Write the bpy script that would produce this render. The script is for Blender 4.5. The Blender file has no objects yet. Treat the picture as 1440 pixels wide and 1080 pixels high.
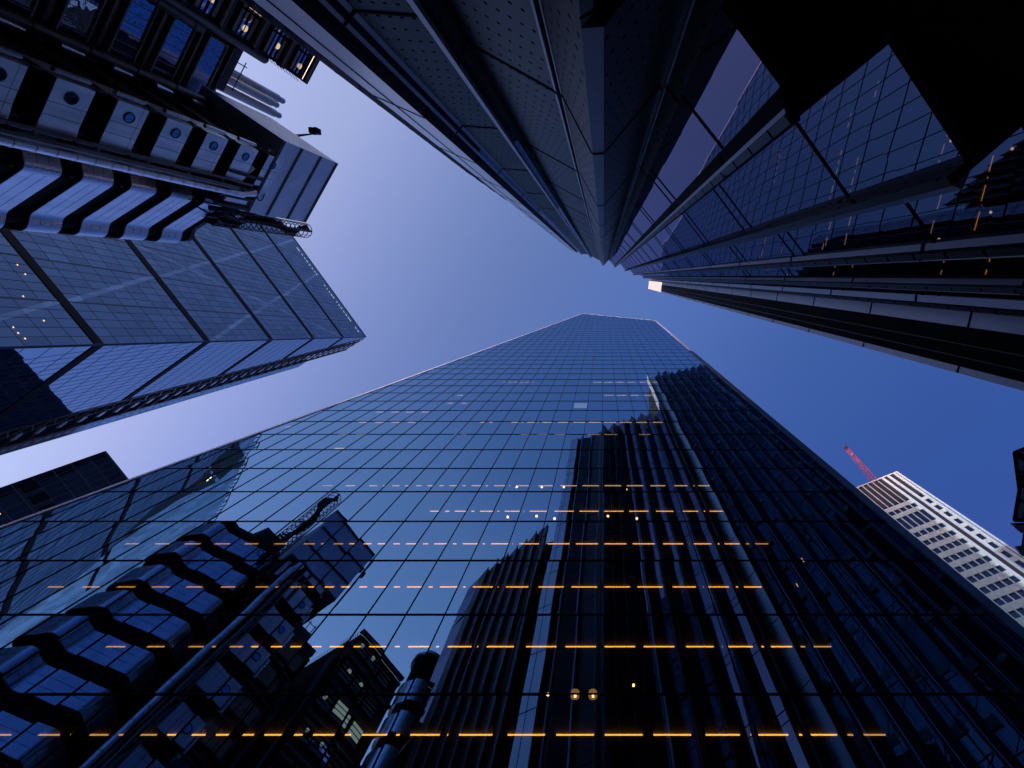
import bpy, bmesh, math, random
from mathutils import Vector
random.seed(7)
S = bpy.context.scene
COL = S.collection
R = math.radians
EYE = 1.6                      # camera height; all heights below are metres above the eye, shifted up at the end

# ---------------------------------------------------------------- camera, sky, sun, exposure
cam = bpy.data.cameras.new("camera")
camo = bpy.data.objects.new("camera", cam); COL.objects.link(camo)
cam.sensor_fit = 'HORIZONTAL'; cam.sensor_width = 36; cam.lens = 18.0
cam.shift_x = -129 / 1440; cam.shift_y = -10 / 1440
cam.clip_start = 0.1; cam.clip_end = 3000
TILT = math.atan(141 / 720)    # optical axis leans this far from the zenith towards +Y
camo.rotation_euler = (math.pi - TILT, 0, 0)
camo.rotation_euler = Vector((0, math.sin(TILT), math.cos(TILT))).to_track_quat('-Z', 'Y').to_euler()
fw = Vector((0, math.sin(TILT), math.cos(TILT))); upv = Vector((0, -math.cos(TILT), math.sin(TILT))); rt = Vector((1, 0, 0))
from mathutils import Matrix
camo.matrix_world = Matrix(((rt.x, upv.x, -fw.x, 0), (rt.y, upv.y, -fw.y, 0), (rt.z, upv.z, -fw.z, EYE), (0, 0, 0, 1)))
S.camera = camo

SUN_EL = R(3.0)
SUN_AZ = Vector((-0.82, -0.57, 0)).normalized()
sun_dir = Vector((SUN_AZ.x * math.cos(SUN_EL), SUN_AZ.y * math.cos(SUN_EL), math.sin(SUN_EL)))
w = bpy.data.worlds.new("World"); S.world = w; w.use_nodes = True
nt = w.node_tree; nt.nodes.clear()
sky = nt.nodes.new('ShaderNodeTexSky'); sky.sky_type = 'NISHITA'; sky.sun_disc = False
sky.sun_elevation = SUN_EL; sky.sun_rotation = math.atan2(SUN_AZ.x, SUN_AZ.y)
sky.altitude = 50; sky.air_density = 1.0; sky.dust_density = 1.2; sky.ozone_density = 2.0
# the dome is brighter and paler on the sunset side and deep blue on the far side
tcw = nt.nodes.new('ShaderNodeTexCoord'); cmb = nt.nodes.new('ShaderNodeCombineXYZ')
for i_, (c0_, gx_, gy_, hi_) in enumerate(((0.0, -1.718, -1.127, .95), (-0.085, -1.14, -0.82, .66), (0.328, -0.633, -0.36, .30))):
    dp_ = nt.nodes.new('ShaderNodeVectorMath'); dp_.operation = 'DOT_PRODUCT'; dp_.inputs[1].default_value = (gx_, gy_, 0)
    nt.links.new(tcw.outputs['Generated'], dp_.inputs[0])
    cl_ = nt.nodes.new('ShaderNodeClamp'); cl_.inputs[1].default_value = -1.3; cl_.inputs[2].default_value = hi_; nt.links.new(dp_.outputs['Value'], cl_.inputs[0])
    ad_ = nt.nodes.new('ShaderNodeMath'); ad_.operation = 'ADD'; ad_.inputs[1].default_value = c0_; nt.links.new(cl_.outputs[0], ad_.inputs[0])
    ex_ = nt.nodes.new('ShaderNodeMath'); ex_.operation = 'EXPONENT'; nt.links.new(ad_.outputs[0], ex_.inputs[0])
    nt.links.new(ex_.outputs[0], cmb.inputs[i_])
dz_ = nt.nodes.new('ShaderNodeVectorMath'); dz_.operation = 'DOT_PRODUCT'; dz_.inputs[1].default_value = (-1.718, -1.127, 0); nt.links.new(tcw.outputs['Generated'], dz_.inputs[0])
def wm(op, a, b=0.0):
    x = nt.nodes.new('ShaderNodeMath'); x.operation = op
    for i, v in enumerate((a, b)):
        if isinstance(v, (int, float)): x.inputs[i].default_value = v
        else: nt.links.new(v, x.inputs[i])
    return x.outputs[0]
s_ = dz_.outputs['Value']
bump_ = wm('MULTIPLY', wm('EXPONENT', wm('MULTIPLY', wm('POWER', wm('ABSOLUTE', wm('MULTIPLY', wm('ADD', s_, .30), 1.9)), 2.0), -1.0)), .31)
dusk_ = wm('MULTIPLY', wm('MINIMUM', wm('ADD', s_, 1.0), 0.0), .35)
sb_ = wm('ADD', wm('ADD', bump_, wm('MAXIMUM', dusk_, -.5)), -.03)
e2_ = nt.nodes.new('ShaderNodeMath'); e2_.operation = 'EXPONENT'; nt.links.new(sb_, e2_.inputs[0])
cm2 = nt.nodes.new('ShaderNodeVectorMath'); cm2.operation = 'SCALE'; nt.links.new(cmb.outputs[0], cm2.inputs[0]); nt.links.new(e2_.outputs[0], cm2.inputs['Scale']); cmb = cm2
tint = nt.nodes.new('ShaderNodeVectorMath'); tint.operation = 'MULTIPLY'
bg = nt.nodes.new('ShaderNodeBackground'); bg.inputs[1].default_value = 0.13
wo = nt.nodes.new('ShaderNodeOutputWorld')
nt.links.new(sky.outputs[0], tint.inputs[0]); nt.links.new(cmb.outputs[0], tint.inputs[1]); nt.links.new(tint.outputs[0], bg.inputs[0]); nt.links.new(bg.outputs[0], wo.inputs[0])

sl = bpy.data.lights.new("sun", 'SUN'); sl.energy = 0.5; sl.angle = R(0.5); sl.color = (1.0, 0.93, 0.92)
so = bpy.data.objects.new("sun", sl); COL.objects.link(so)
so.rotation_euler = (-sun_dir).to_track_quat('-Z', 'Y').to_euler()

S.view_settings.view_transform = 'Standard'; S.view_settings.look = 'None'
S.view_settings.exposure = 2.0; S.view_settings.gamma = 1.0; S.view_settings.use_curve_mapping = False
S.render.engine = 'CYCLES'
S.cycles.max_bounces = 8; S.cycles.glossy_bounces = 5; S.cycles.transparent_max_bounces = 12
S.cycles.caustics_reflective = False; S.cycles.caustics_refractive = False

# ---------------------------------------------------------------- materials
def newmat(name):
    m = bpy.data.materials.new(name); m.use_nodes = True
    n = m.node_tree; n.nodes.clear()
    o = n.nodes.new('ShaderNodeOutputMaterial')
    return m, n, o
def N(n, t, **kw):
    x = n.nodes.new(t)
    for k, v in kw.items(): setattr(x, k, v)
    return x
def mat_solid(name, col, rough=0.6, metal=0.0, var=0.18, scale=0.8, spec=0.5, streak=True):
    """painted / metal / stone surface with blotchy colour and gloss variation"""
    m, n, o = newmat(name)
    p = N(n, 'ShaderNodeBsdfPrincipled')
    tc = N(n, 'ShaderNodeNewGeometry')
    mp = N(n, 'ShaderNodeMapping'); mp.inputs['Scale'].default_value = (scale, scale, scale * (0.25 if streak else 1))
    nz = N(n, 'ShaderNodeTexNoise'); nz.inputs['Scale'].default_value = 1.0; nz.inputs['Detail'].default_value = 6
    n.links.new(tc.outputs['Position'], mp.inputs['Vector']); n.links.new(mp.outputs[0], nz.inputs['Vector'])
    rp = N(n, 'ShaderNodeValToRGB')
    rp.color_ramp.elements[0].position = 0.3; rp.color_ramp.elements[1].position = 0.7
    a = [c * (1 - var) for c in col[:3]]; b = [min(1, c * (1 + var)) for c in col[:3]]
    rp.color_ramp.elements[0].color = (*a, 1); rp.color_ramp.elements[1].color = (*b, 1)
    n.links.new(nz.outputs['Fac'], rp.inputs[0]); n.links.new(rp.outputs[0], p.inputs['Base Color'])
    mr = N(n, 'ShaderNodeMapRange'); mr.inputs[3].default_value = max(0.02, rough - 0.08); mr.inputs[4].default_value = min(1, rough + 0.08)
    n.links.new(nz.outputs['Fac'], mr.inputs[0]); n.links.new(mr.outputs[0], p.inputs['Roughness'])
    p.inputs['Metallic'].default_value = metal
    p.inputs['Specular IOR Level'].default_value = spec
    n.links.new(p.outputs[0], o.inputs[0])
    return m
def mat_emit(name, col, st):
    m, n, o = newmat(name)
    e = N(n, 'ShaderNodeEmission'); e.inputs[0].default_value = (*col, 1); e.inputs[1].default_value = st
    n.links.new(e.outputs[0], o.inputs[0]); return m
def mat_glass(name, tintc, axis, pane, off=(0, 0), base=0.45, ior=1.6, tilt=0.004, wob=0.0015, wscale=0.5, rough=0.0,
              back=(0.01, 0.012, 0.02), see=0.0, vary=0.0, graze=None):
    """curtain-wall glass: a mirror coat whose panes are each set a hair out of true, over a dark or see-through interior"""
    m, n, o = newmat(name); L = n.links.new
    g = N(n, 'ShaderNodeNewGeometry')
    dt = N(n, 'ShaderNodeVectorMath', operation='DOT_PRODUCT'); dt.inputs[1].default_value = axis
    L(g.outputs['Position'], dt.inputs[0])
    sp = N(n, 'ShaderNodeSeparateXYZ'); L(g.outputs['Position'], sp.inputs[0])
    def cell(sock, size, of):
        a = N(n, 'ShaderNodeMath', operation='SUBTRACT'); a.inputs[1].default_value = of; L(sock, a.inputs[0])
        b = N(n, 'ShaderNodeMath', operation='DIVIDE'); b.inputs[1].default_value = size; L(a.outputs[0], b.inputs[0])
        c = N(n, 'ShaderNodeMath', operation='FLOOR'); L(b.outputs[0], c.inputs[0]); return c.outputs[0]
    cb = N(n, 'ShaderNodeCombineXYZ')
    L(cell(dt.outputs['Value'], pane[0], off[0]), cb.inputs[0]); L(cell(sp.outputs[2], pane[1], off[1]), cb.inputs[1])
    wn = N(n, 'ShaderNodeTexWhiteNoise', noise_dimensions='3D'); L(cb.outputs[0], wn.inputs['Vector'])
    s1 = N(n, 'ShaderNodeVectorMath', operation='SUBTRACT'); s1.inputs[1].default_value = (.5, .5, .5); L(wn.outputs['Color'], s1.inputs[0])
    s2 = N(n, 'ShaderNodeVectorMath', operation='SCALE'); s2.inputs['Scale'].default_value = tilt; L(s1.outputs[0], s2.inputs[0])
    nz = N(n, 'ShaderNodeTexNoise'); nz.inputs['Scale'].default_value = wscale; nz.inputs['Detail'].default_value = 1.0
    L(g.outputs['Position'], nz.inputs['Vector'])
    s3 = N(n, 'ShaderNodeVectorMath', operation='SUBTRACT'); s3.inputs[1].default_value = (.5, .5, .5); L(nz.outputs['Color'], s3.inputs[0])
    s4 = N(n, 'ShaderNodeVectorMath', operation='SCALE'); s4.inputs['Scale'].default_value = wob * 4; L(s3.outputs[0], s4.inputs[0])
    a1 = N(n, 'ShaderNodeVectorMath', operation='ADD'); L(g.outputs['Normal'], a1.inputs[0]); L(s2.outputs[0], a1.inputs[1])
    a2 = N(n, 'ShaderNodeVectorMath', operation='ADD'); L(a1.outputs[0], a2.inputs[0]); L(s4.outputs[0], a2.inputs[1])
    nn = N(n, 'ShaderNodeVectorMath', operation='NORMALIZE'); L(a2.outputs[0], nn.inputs[0])
    gl = N(n, 'ShaderNodeBsdfGlossy'); gl.inputs['Roughness'].default_value = rough
    if vary > 0:
        hv = N(n, 'ShaderNodeMapRange'); hv.inputs[3].default_value = 1 - vary; hv.inputs[4].default_value = 1 + vary * .4
        L(wn.outputs['Value'], hv.inputs[0])
        ml = N(n, 'ShaderNodeVectorMath', operation='SCALE'); ml.inputs[0].default_value = tintc; L(hv.outputs[0], ml.inputs['Scale'])
        L(ml.outputs[0], gl.inputs['Color'])
    else:
        gl.inputs['Color'].default_value = (*tintc, 1)
    L(nn.outputs[0], gl.inputs['Normal'])
    fr = N(n, 'ShaderNodeFresnel'); fr.inputs[0].default_value = ior
    if graze:
        gm = N(n, 'ShaderNodeMath', operation='MULTIPLY', use_clamp=True); gm.inputs[1].default_value = 1.35; L(fr.outputs[0], gm.inputs[0])
        gx = N(n, 'ShaderNodeMix', data_type='RGBA'); L(gm.outputs[0], gx.inputs[0]); gx.inputs[6].default_value = (*tintc, 1); gx.inputs[7].default_value = (*graze, 1)
        L(gx.outputs[2], gl.inputs['Color'])
    df = N(n, 'ShaderNodeBsdfDiffuse'); df.inputs[0].default_value = (*back, 1)
    under = df.outputs[0]
    if see > 0:
        tr = N(n, 'ShaderNodeBsdfTransparent'); tr.inputs[0].default_value = (see, see, see * .95, 1)
        under = tr.outputs[0]
    ma = N(n, 'ShaderNodeMath', operation='MULTIPLY_ADD', use_clamp=True)
    ma.inputs[1].default_value = 1 - base; ma.inputs[2].default_value = base; L(fr.outputs[0], ma.inputs[0])
    mx = N(n, 'ShaderNodeMixShader'); L(ma.outputs[0], mx.inputs[0]); L(under, mx.inputs[1]); L(gl.outputs[0], mx.inputs[2])
    L(mx.outputs[0], o.inputs[0]); return m
def mat_perf(name, col, axis, du=0.16, dz=0.42, rough=0.5, metal=0.6):
    """sheet metal with staggered punched holes"""
    m, n, o = newmat(name); L = n.links.new
    g = N(n, 'ShaderNodeNewGeometry')
    dt = N(n, 'ShaderNodeVectorMath', operation='DOT_PRODUCT'); dt.inputs[1].default_value = axis; L(g.outputs['Position'], dt.inputs[0])
    sp = N(n, 'ShaderNodeSeparateXYZ'); L(g.outputs['Position'], sp.inputs[0])
    def mth(op, a, b=None):
        x = N(n, 'ShaderNodeMath', operation=op)
        for i, v in enumerate((a, b)):
            if v is None: continue
            if isinstance(v, (int, float)): x.inputs[i].default_value = v
            else: L(v, x.inputs[i])
        return x.outputs[0]
    row = mth('DIVIDE', sp.outputs[2], dz); rf = mth('FLOOR', row)
    sh = mth('MULTIPLY', mth('MODULO', rf, 2.0), 0.5)
    u = mth('ADD', mth('DIVIDE', dt.outputs['Value'], du), sh)
    fu = mth('MULTIPLY', mth('SUBTRACT', mth('FRACT', u), 0.5), du)
    fz = mth('MULTIPLY', mth('SUBTRACT', mth('FRACT', row), 0.5), dz * .8)
    d = mth('SQRT', mth('ADD', mth('MULTIPLY', fu, fu), mth('MULTIPLY', fz, fz)))
    hole = mth('LESS_THAN', d, 0.027)
    nz = N(n, 'ShaderNodeTexNoise'); nz.inputs['Scale'].default_value = 0.7; nz.inputs['Detail'].default_value = 5
    L(g.outputs['Position'], nz.inputs['Vector'])
    rp = N(n, 'ShaderNodeValToRGB'); rp.color_ramp.elements[0].color = (*[c * .7 for c in col], 1); rp.color_ramp.elements[1].color = (*[c * 1.25 for c in col], 1)
    L(nz.outputs['Fac'], rp.inputs[0])
    mc = N(n, 'ShaderNodeMix', data_type='RGBA'); L(hole, mc.inputs[0]); L(rp.outputs[0], mc.inputs[6]); mc.inputs[7].default_value = (.002, .002, .003, 1)
    p = N(n, 'ShaderNodeBsdfPrincipled'); L(mc.outputs[2], p.inputs['Base Color']); p.inputs['Roughness'].default_value = rough
    mm = mth('MULTIPLY', mth('SUBTRACT', 1.0, hole), metal); L(mm, p.inputs['Metallic']); L(mth('MULTIPLY', mth('SUBTRACT', 1.0, hole), .5), p.inputs['Specular IOR Level'])
    L(p.outputs[0], o.inputs[0]); return m
def mat_louvre(name, col, dz=0.22, rough=0.45, metal=0.5, ax=2):
    """metal sheet ribbed into fine horizontal louvres"""
    m, n, o = newmat(name); L = n.links.new
    g = N(n, 'ShaderNodeNewGeometry'); sp = N(n, 'ShaderNodeSeparateXYZ'); L(g.outputs['Position'], sp.inputs[0])
    a = N(n, 'ShaderNodeMath', operation='MULTIPLY'); a.inputs[1].default_value = 2 * math.pi / dz; L(sp.outputs[ax], a.inputs[0])
    b = N(n, 'ShaderNodeMath', operation='SINE'); L(a.outputs[0], b.inputs[0])
    bp = N(n, 'ShaderNodeBump'); bp.inputs['Strength'].default_value = 0.5; bp.inputs['Distance'].default_value = 0.03; L(b.outputs[0], bp.inputs['Height'])
    nz = N(n, 'ShaderNodeTexNoise'); nz.inputs['Scale'].default_value = 0.5; nz.inputs['Detail'].default_value = 5; L(g.outputs['Position'], nz.inputs['Vector'])
    rp = N(n, 'ShaderNodeValToRGB'); rp.color_ramp.elements[0].color = (*[c * .78 for c in col], 1); rp.color_ramp.elements[1].color = (*[min(1, c * 1.2) for c in col], 1)
    L(nz.outputs['Fac'], rp.inputs[0])
    p = N(n, 'ShaderNodeBsdfPrincipled'); L(rp.outputs[0], p.inputs['Base Color']); p.inputs['Roughness'].default_value = rough; p.inputs['Metallic'].default_value = metal
    L(bp.outputs[0], p.inputs['Normal']); L(p.outputs[0], o.inputs[0]); return m

M = {}
M['black'] = mat_solid('black_paint', (.008, .008, .010), .7, 0, .3, spec=.08)
M['dark'] = mat_solid('dark_interior', (.02, .018, .018), .8, 0, .4)
M['slab'] = mat_solid('soffit_board', (.06, .045, .035), .8, 0, .3)
M['dkmetal'] = mat_solid('dark_metal', (.05, .05, .055), .45, .6, .3)
M['midmetal'] = mat_solid('grey_duct_metal', (.14, .125, .12), .42, .75, .3, 1.5)
M['steel'] = mat_solid('stainless_steel', (.60, .61, .64), .27, .95, .16, 1.2)
M['steel_soft'] = mat_solid('satin_steel_panel', (.78, .77, .80), .40, .95, .16, 1.3)
M['pale'] = mat_solid('pale_aluminium', (.80, .79, .84), .45, .75, .10, .9)
M['strip'] = mat_solid('pale_cladding_strip', (.93, .88, .86), .34, .8, .08, .9)
M['blind'] = mat_solid('grey_blind', (.42, .45, .54), .6, 0, .15)
M['drum'] = mat_solid('bright_drum_steel', (.93, .93, .95), .18, .9, .06, .9)
M['teal'] = mat_solid('teal_lit_patch', (.10, .24, .24), .25, 0, .4, 1.0, streak=False)
M['soffit'] = mat_solid('dark_soffit_panel', (.012, .012, .015), .55, .2, .4, .4, streak=False)
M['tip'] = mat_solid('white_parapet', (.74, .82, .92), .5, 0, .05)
M['flue'] = mat_solid('weathered_flue_steel', (.40, .35, .33), .38, .6, .2, 1.2)
M['fin'] = mat_solid('brushed_fin_metal', (.36, .38, .45), .42, .8, .2, 1.2)
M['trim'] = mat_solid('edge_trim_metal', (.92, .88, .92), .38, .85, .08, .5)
M['trim_reflection_dark'] = mat_solid('edge_trim_reflection_dark', (.03, .03, .06), .4, .3, .12, .5)
M['roof'] = mat_solid('roof_membrane', (.09, .09, .09), .9, 0, .2)
M['paving'] = mat_solid('granite_paving', (.24, .23, .22), .75, 0, .2, .6, streak=False)
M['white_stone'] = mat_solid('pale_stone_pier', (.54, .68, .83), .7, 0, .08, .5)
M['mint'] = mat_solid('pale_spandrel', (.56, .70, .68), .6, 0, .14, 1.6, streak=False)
M['groove'] = mat_solid('dark_louvre_panel', (.020, .020, .026), .6, .2, .3)
M['crane_red'] = mat_solid('red_crane_paint', (.42, .05, .04), .5, 0, .15)
M['whitepaint'] = mat_solid('white_paint', (.75, .75, .76), .5, 0, .08)
M['brown_and_glow'] = mat_solid('brown_and_warm_glow', (.20, .07, .025), .5, .3, .4, 1.5)
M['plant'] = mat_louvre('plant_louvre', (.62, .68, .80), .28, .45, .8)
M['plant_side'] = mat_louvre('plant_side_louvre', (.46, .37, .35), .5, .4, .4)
M['amber'] = mat_emit('amber_lamp', (1.0, .43, .05), 1.25)
M['lamp_disc'] = mat_emit('round_lamp_glow', (1.0, .74, .48), .17)
M['amber_far'] = mat_emit('warm_lamp', (1.0, .62, .34), .55)
M['amber_dim'] = mat_emit('amber_lamp_dim', (1.0, .45, .08), .6)
M['warm'] = mat_emit('warm_bulb', (1.0, .62, .28), 2.0)
M['warm_dim'] = mat_emit('warm_shade', (1.0, .48, .12), .2)
M['cool'] = mat_emit('cool_lamp', (.75, .95, 1.0), .22)
M['litroom'] = mat_emit('lit_room', (.62, .92, .95), .18)
M['scalpel'] = mat_glass('leaning_tower_glass', (.25, .54, .82), (1, 0, 0), (1.57, 4.017), (-.14, 14.43 + EYE), base=.50, ior=1.5, tilt=.0072, wob=.0015, wscale=.4, see=.5, graze=(.50, .66, .86))
M['scalpel_side'] = mat_glass('tower_side_glass', (.5, .65, .85), (0, 1, 0), (1.57, 4.017), base=.4, tilt=.004)
SD = (-.538, -.843, 0); ED = (-.843, .538, 0)
M['lead_s'] = mat_glass('wedge_front_glass', (.40, .51, .68), SD, (1.6, 4.0), (0, 79.9 + EYE), base=.34, ior=1.5, tilt=.012, wob=.002, rough=.05, back=(.04, .06, .11), vary=.2)
M['lead_e'] = mat_glass('wedge_side_glass', (.62, .76, .92), ED, (1.6, 4.0), (0, 79.9 + EYE), base=.52, ior=1.5, tilt=.010, wob=.003, wscale=.3, rough=.01, back=(.015, .03, .06))
M['core_blue'] = mat_glass('core_panel_glass', (.45, .68, .85), ED, (1.5, 2.0), base=.35, tilt=.01, rough=.12, back=(.04, .09, .14), vary=.3)
M['willis_l'] = mat_glass('finned_glass_a', (.42, .37, .50), (.64, .77, 0), (9, 2.7), (0, .7), base=.42, ior=1.5, tilt=.006, wob=.0012, wscale=.5, back=(.010, .020, .022))
M['willis_c'] = mat_glass('finned_glass_b', (.16, .27, .42), (1, 0, 0), (1.7, 4.0), base=.30, ior=1.5, tilt=.012, wob=.003, back=(.012, .05, .055), vary=.4)
M['perf_r'] = mat_perf('perforated_sheet_right', (.019, .020, .026), (.8, .55, 0), rough=.45, metal=.35)
M['perf_b'] = mat_perf('perforated_sheet_back', (.019, .020, .026), (.7, -.7, 0), rough=.45, metal=.35)
M['perf_l'] = mat_perf('perforated_sheet_left', (.019, .020, .026), (.55, .8, 0), rough=.45, metal=.35)
M['win'] = mat_glass('office_window_glass', (.45, .55, .95), (.565, -.824, 0), (1.4, 1.6), base=.5, tilt=.02, wob=.01, wscale=1.2, back=(.01, .015, .05))
M['porthole'] = mat_glass('porthole_glass', (.45, .65, .85), (1, 0, 0), (1, 1), base=.45, tilt=.0, wob=.01, back=(.02, .06, .10))
M['dark_glass'] = mat_glass('bronze_dark_glass', (.16, .17, .24), (1, 0, 0), (3, 4), base=.06, ior=1.45, tilt=.01, back=(.008, .009, .013), vary=.3)
M['wt_glass'] = mat_glass('blue_window_glass', (.14, .22, .40), (1, 0, 0), (2, 4), base=.12, tilt=.01, back=(.01, .015, .03))
M['barmetal'] = mat_solid('blue_black_bar', (.02, .028, .045), .5, .2, .2)
M['lead_brace'] = mat_glass('fritted_brace_glass', (.52, .64, .80), SD, (1.6, 4.0), (0, 79.9 + EYE), base=.42, ior=1.5, tilt=.012, rough=.08, back=(.09, .13, .20), vary=.3)
M['canopy'] = mat_glass('canopy_pane', (.4, .55, .75), (1, 0, 0), (1, 1), base=.25, see=.5, tilt=.0)
M['far_glass'] = mat_glass('far_tower_glass', (.74, .86, .95), SD, (1.5, 3.9), base=.62, tilt=.02, wob=.006, rough=.03, back=(.10, .17, .25), vary=.35)

# ---------------------------------------------------------------- mesh builder
class MB:
    def __init__(s): s.v = []; s.f = []; s.m = []; s.mi = 0; s.smooth = set()
    def face(s, pts, mi=None):
        b = len(s.v); s.v += [tuple(p) for p in pts]; s.f.append(tuple(range(b, b + len(pts)))); s.m.append(s.mi if mi is None else mi)
        return s
    def hexa(s, c):
        b = len(s.v); s.v += [tuple(p) for p in c]
        for q in ((0, 3, 2, 1), (4, 5, 6, 7), (0, 1, 5, 4), (1, 2, 6, 5), (2, 3, 7, 6), (3, 0, 4, 7)):
            s.f.append(tuple(b + i for i in q)); s.m.append(s.mi)
        return s
    def box(s, x0, x1, y0, y1, z0, z1):
        return s.hexa([(x0, y0, z0), (x1, y0, z0), (x1, y1, z0), (x0, y1, z0), (x0, y0, z1), (x1, y0, z1), (x1, y1, z1), (x0, y1, z1)])
    def slab(s, p, q, z0, z1, th, side=1):
        """upright wall from plan point p to q, z0..z1 (z0/z1 may be pairs), thickness to its left (side=1)"""
        p = Vector((p[0], p[1])); q = Vector((q[0], q[1])); d = (q - p).normalized(); n = Vector((-d.y, d.x)) * th * side
        if not isinstance(z0, tuple): z0 = (z0, z0)
        if not isinstance(z1, tuple): z1 = (z1, z1)
        a, b, c, e = (p, q, q + n, p + n) if side > 0 else (p, p + n, q + n, q)
        zz0 = (z0[0], z0[1], z0[1], z0[0]) if side > 0 else (z0[0], z0[0], z0[1], z0[1])
        zz1 = (z1[0], z1[1], z1[1], z1[0]) if side > 0 else (z1[0], z1[0], z1[1], z1[1])
        P = (a, b, c, e)
        return s.hexa([(P[i].x, P[i].y, zz0[i]) for i in range(4)] + [(P[i].x, P[i].y, zz1[i]) for i in range(4)])
    def prism(s, poly, z0, z1, top=None):
        n = len(poly); b = len(s.v)
        top = top or poly
        s.v += [(x, y, z0) for x, y in poly] + [(x, y, z1) for x, y in top]
        s.f.append(tuple(b + i for i in reversed(range(n)))); s.m.append(s.mi)
        s.f.append(tuple(b + n + i for i in range(n))); s.m.append(s.mi)
        for i in range(n):
            j = (i + 1) % n; s.f.append((b + i, b + j, b + n + j, b + n + i)); s.m.append(s.mi)
        return s
    def bar(s, p, q, nrm, wd, dp, lift=0.0):
        """strip from p to q lying on a surface of outward normal nrm: width wd across, dp deep standing proud"""
        p = Vector(p); q = Vector(q); nrm = Vector(nrm).normalized(); d = (q - p).normalized(); x = nrm.cross(d).normalized() * (wd / 2)
        a = nrm * lift; b = nrm * (lift + dp)
        return s.hexa([p - x + a, q - x + a, q + x + a, p + x + a, p - x + b, q - x + b, q + x + b, p + x + b])
    def tube(s, p, q, r, n=14, r2=None):
        p = Vector(p); q = Vector(q); d = (q - p).normalized(); r2 = r if r2 is None else r2
        u = d.cross(Vector((0, 0, 1)) if abs(d.z) < .9 else Vector((1, 0, 0))).normalized(); v = d.cross(u)
        b = len(s.v)
        for c, rr in ((p, r), (q, r2)):
            for i in range(n):
                t = 2 * math.pi * i / n; s.v.append(tuple(c + (u * math.cos(t) + v * math.sin(t)) * rr))
        for i in range(n):
            j = (i + 1) % n; s.smooth.add(len(s.f)); s.f.append((b + i, b + j, b + n + j, b + n + i)); s.m.append(s.mi)
        s.f.append(tuple(b + i for i in reversed(range(n)))); s.m.append(s.mi)
        s.f.append(tuple(b + n + i for i in range(n))); s.m.append(s.mi)
        return s
    def path(s, pts, r, n=6):
        for a, b in zip(pts, pts[1:]): s.tube(a, b, r, n)
        return s
    def ring(s, c, r, rt, n=20, k=6, ax=None):
        c = Vector(c); ax = Vector(ax or (0, 0, 1)).normalized()
        u = ax.cross(Vector((0, 0, 1)) if abs(ax.z) < .9 else Vector((1, 0, 0))).normalized(); v = ax.cross(u); b = len(s.v)
        for i in range(n):
            t = 2 * math.pi * i / n; o = u * math.cos(t) + v * math.sin(t)
            for j in range(k):
                f = 2 * math.pi * j / k; s.v.append(tuple(c + o * (r + rt * math.cos(f)) + ax * rt * math.sin(f)))
        for i in range(n):
            for j in range(k):
                i2 = (i + 1) % n; j2 = (j + 1) % k
                s.smooth.add(len(s.f)); s.f.append((b + i * k + j, b + i2 * k + j, b + i2 * k + j2, b + i * k + j2)); s.m.append(s.mi)
        return s
    def build(s, name, mats, parent=None):
        me = bpy.data.meshes.new(name)
        o0 = ORG.get(parent.name, (0, 0, 0)) if parent else (0, 0, 0)
        me.from_pydata([(x - o0[0], y - o0[1], z - o0[2]) for x, y, z in s.v], [], s.f)
        if not isinstance(mats, (list, tuple)): mats = [mats]
        for m in mats: me.materials.append(m)
        for i, p in enumerate(me.polygons):
            p.material_index = s.m[i]; p.use_smooth = i in s.smooth
        bm = bmesh.new(); bm.from_mesh(me); bmesh.ops.recalc_face_normals(bm, faces=bm.faces) if s.fix else None; bm.to_mesh(me); bm.free()
        if s.smooth: me.set_sharp_from_angle(angle=math.radians(35))
        o = bpy.data.objects.new(name, me); COL.objects.link(o)
        if parent: o.parent = parent; ORG[o.name] = o0
        return o
    fix = True
ORG = {}
def tag(o, label, cat, group=None, kind=None):
    if label: o['label'] = label
    if cat: o['category'] = cat
    if group: o['group'] = group
    if kind: o['kind'] = kind
    return o
def thing(name, label, cat, loc, group=None):
    o = bpy.data.objects.new(name, None); COL.objects.link(o); o.location = loc; o.empty_display_size = 2
    ORG[o.name] = tuple(loc); return tag(o, label, cat, group)
G0 = -EYE
def V2(a, b, t): return (a[0] + (b[0] - a[0]) * t, a[1] + (b[1] - a[1]) * t)

# ---------------------------------------------------------------- ground
g = MB(); g.face([(-1500, -1500, G0), (1500, -1500, G0), (1500, 1500, G0), (-1500, 1500, G0)])
tag(g.build('pavement', M['paving']), None, None, kind='structure')

# ================================================================= the leaning glass tower ahead
D = 13.4; HS = 4.017; ZF = 14.43; BAY = 1.57; X0 = -.14
def xl(z): return -36.8 + (29.2 / 191.6) * (z - G0)          # raking left edge of the facade
XR = 15.75
TOPL = (-7.6, 190.0); TOPR = (16.1, 159.2)
def ztop(x): return 190.0 + (TOPR[1] - 190.0) * (x + 7.6) / (TOPR[0] + 7.6)
tw = thing('glass_tower', 'tall blue mirror glass tower with raking left edge and rows of amber ceiling lights', 'tower', (-8, 30, G0))
f = MB(); f.fix = False
f.face([(xl(G0), D, G0), (XR, D, G0), (XR, D, ztop(XR)), (-7.6, D, 190)])
f.build('facade_glass', M['scalpel'], tw)
gr = MB()
k = -4
while ZF + k * HS < 188:
    z = ZF + k * HS; a = max(xl(z), -40); b = XR
    if z > ztop(XR): b = -7.6 + (z - 190) / ((TOPR[1] - 190) / (TOPR[0] + 7.6))
    if b - a > .6: gr.box(a, b, D - .035, D - .003, z - .026, z + .026)
    k += 1
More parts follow.
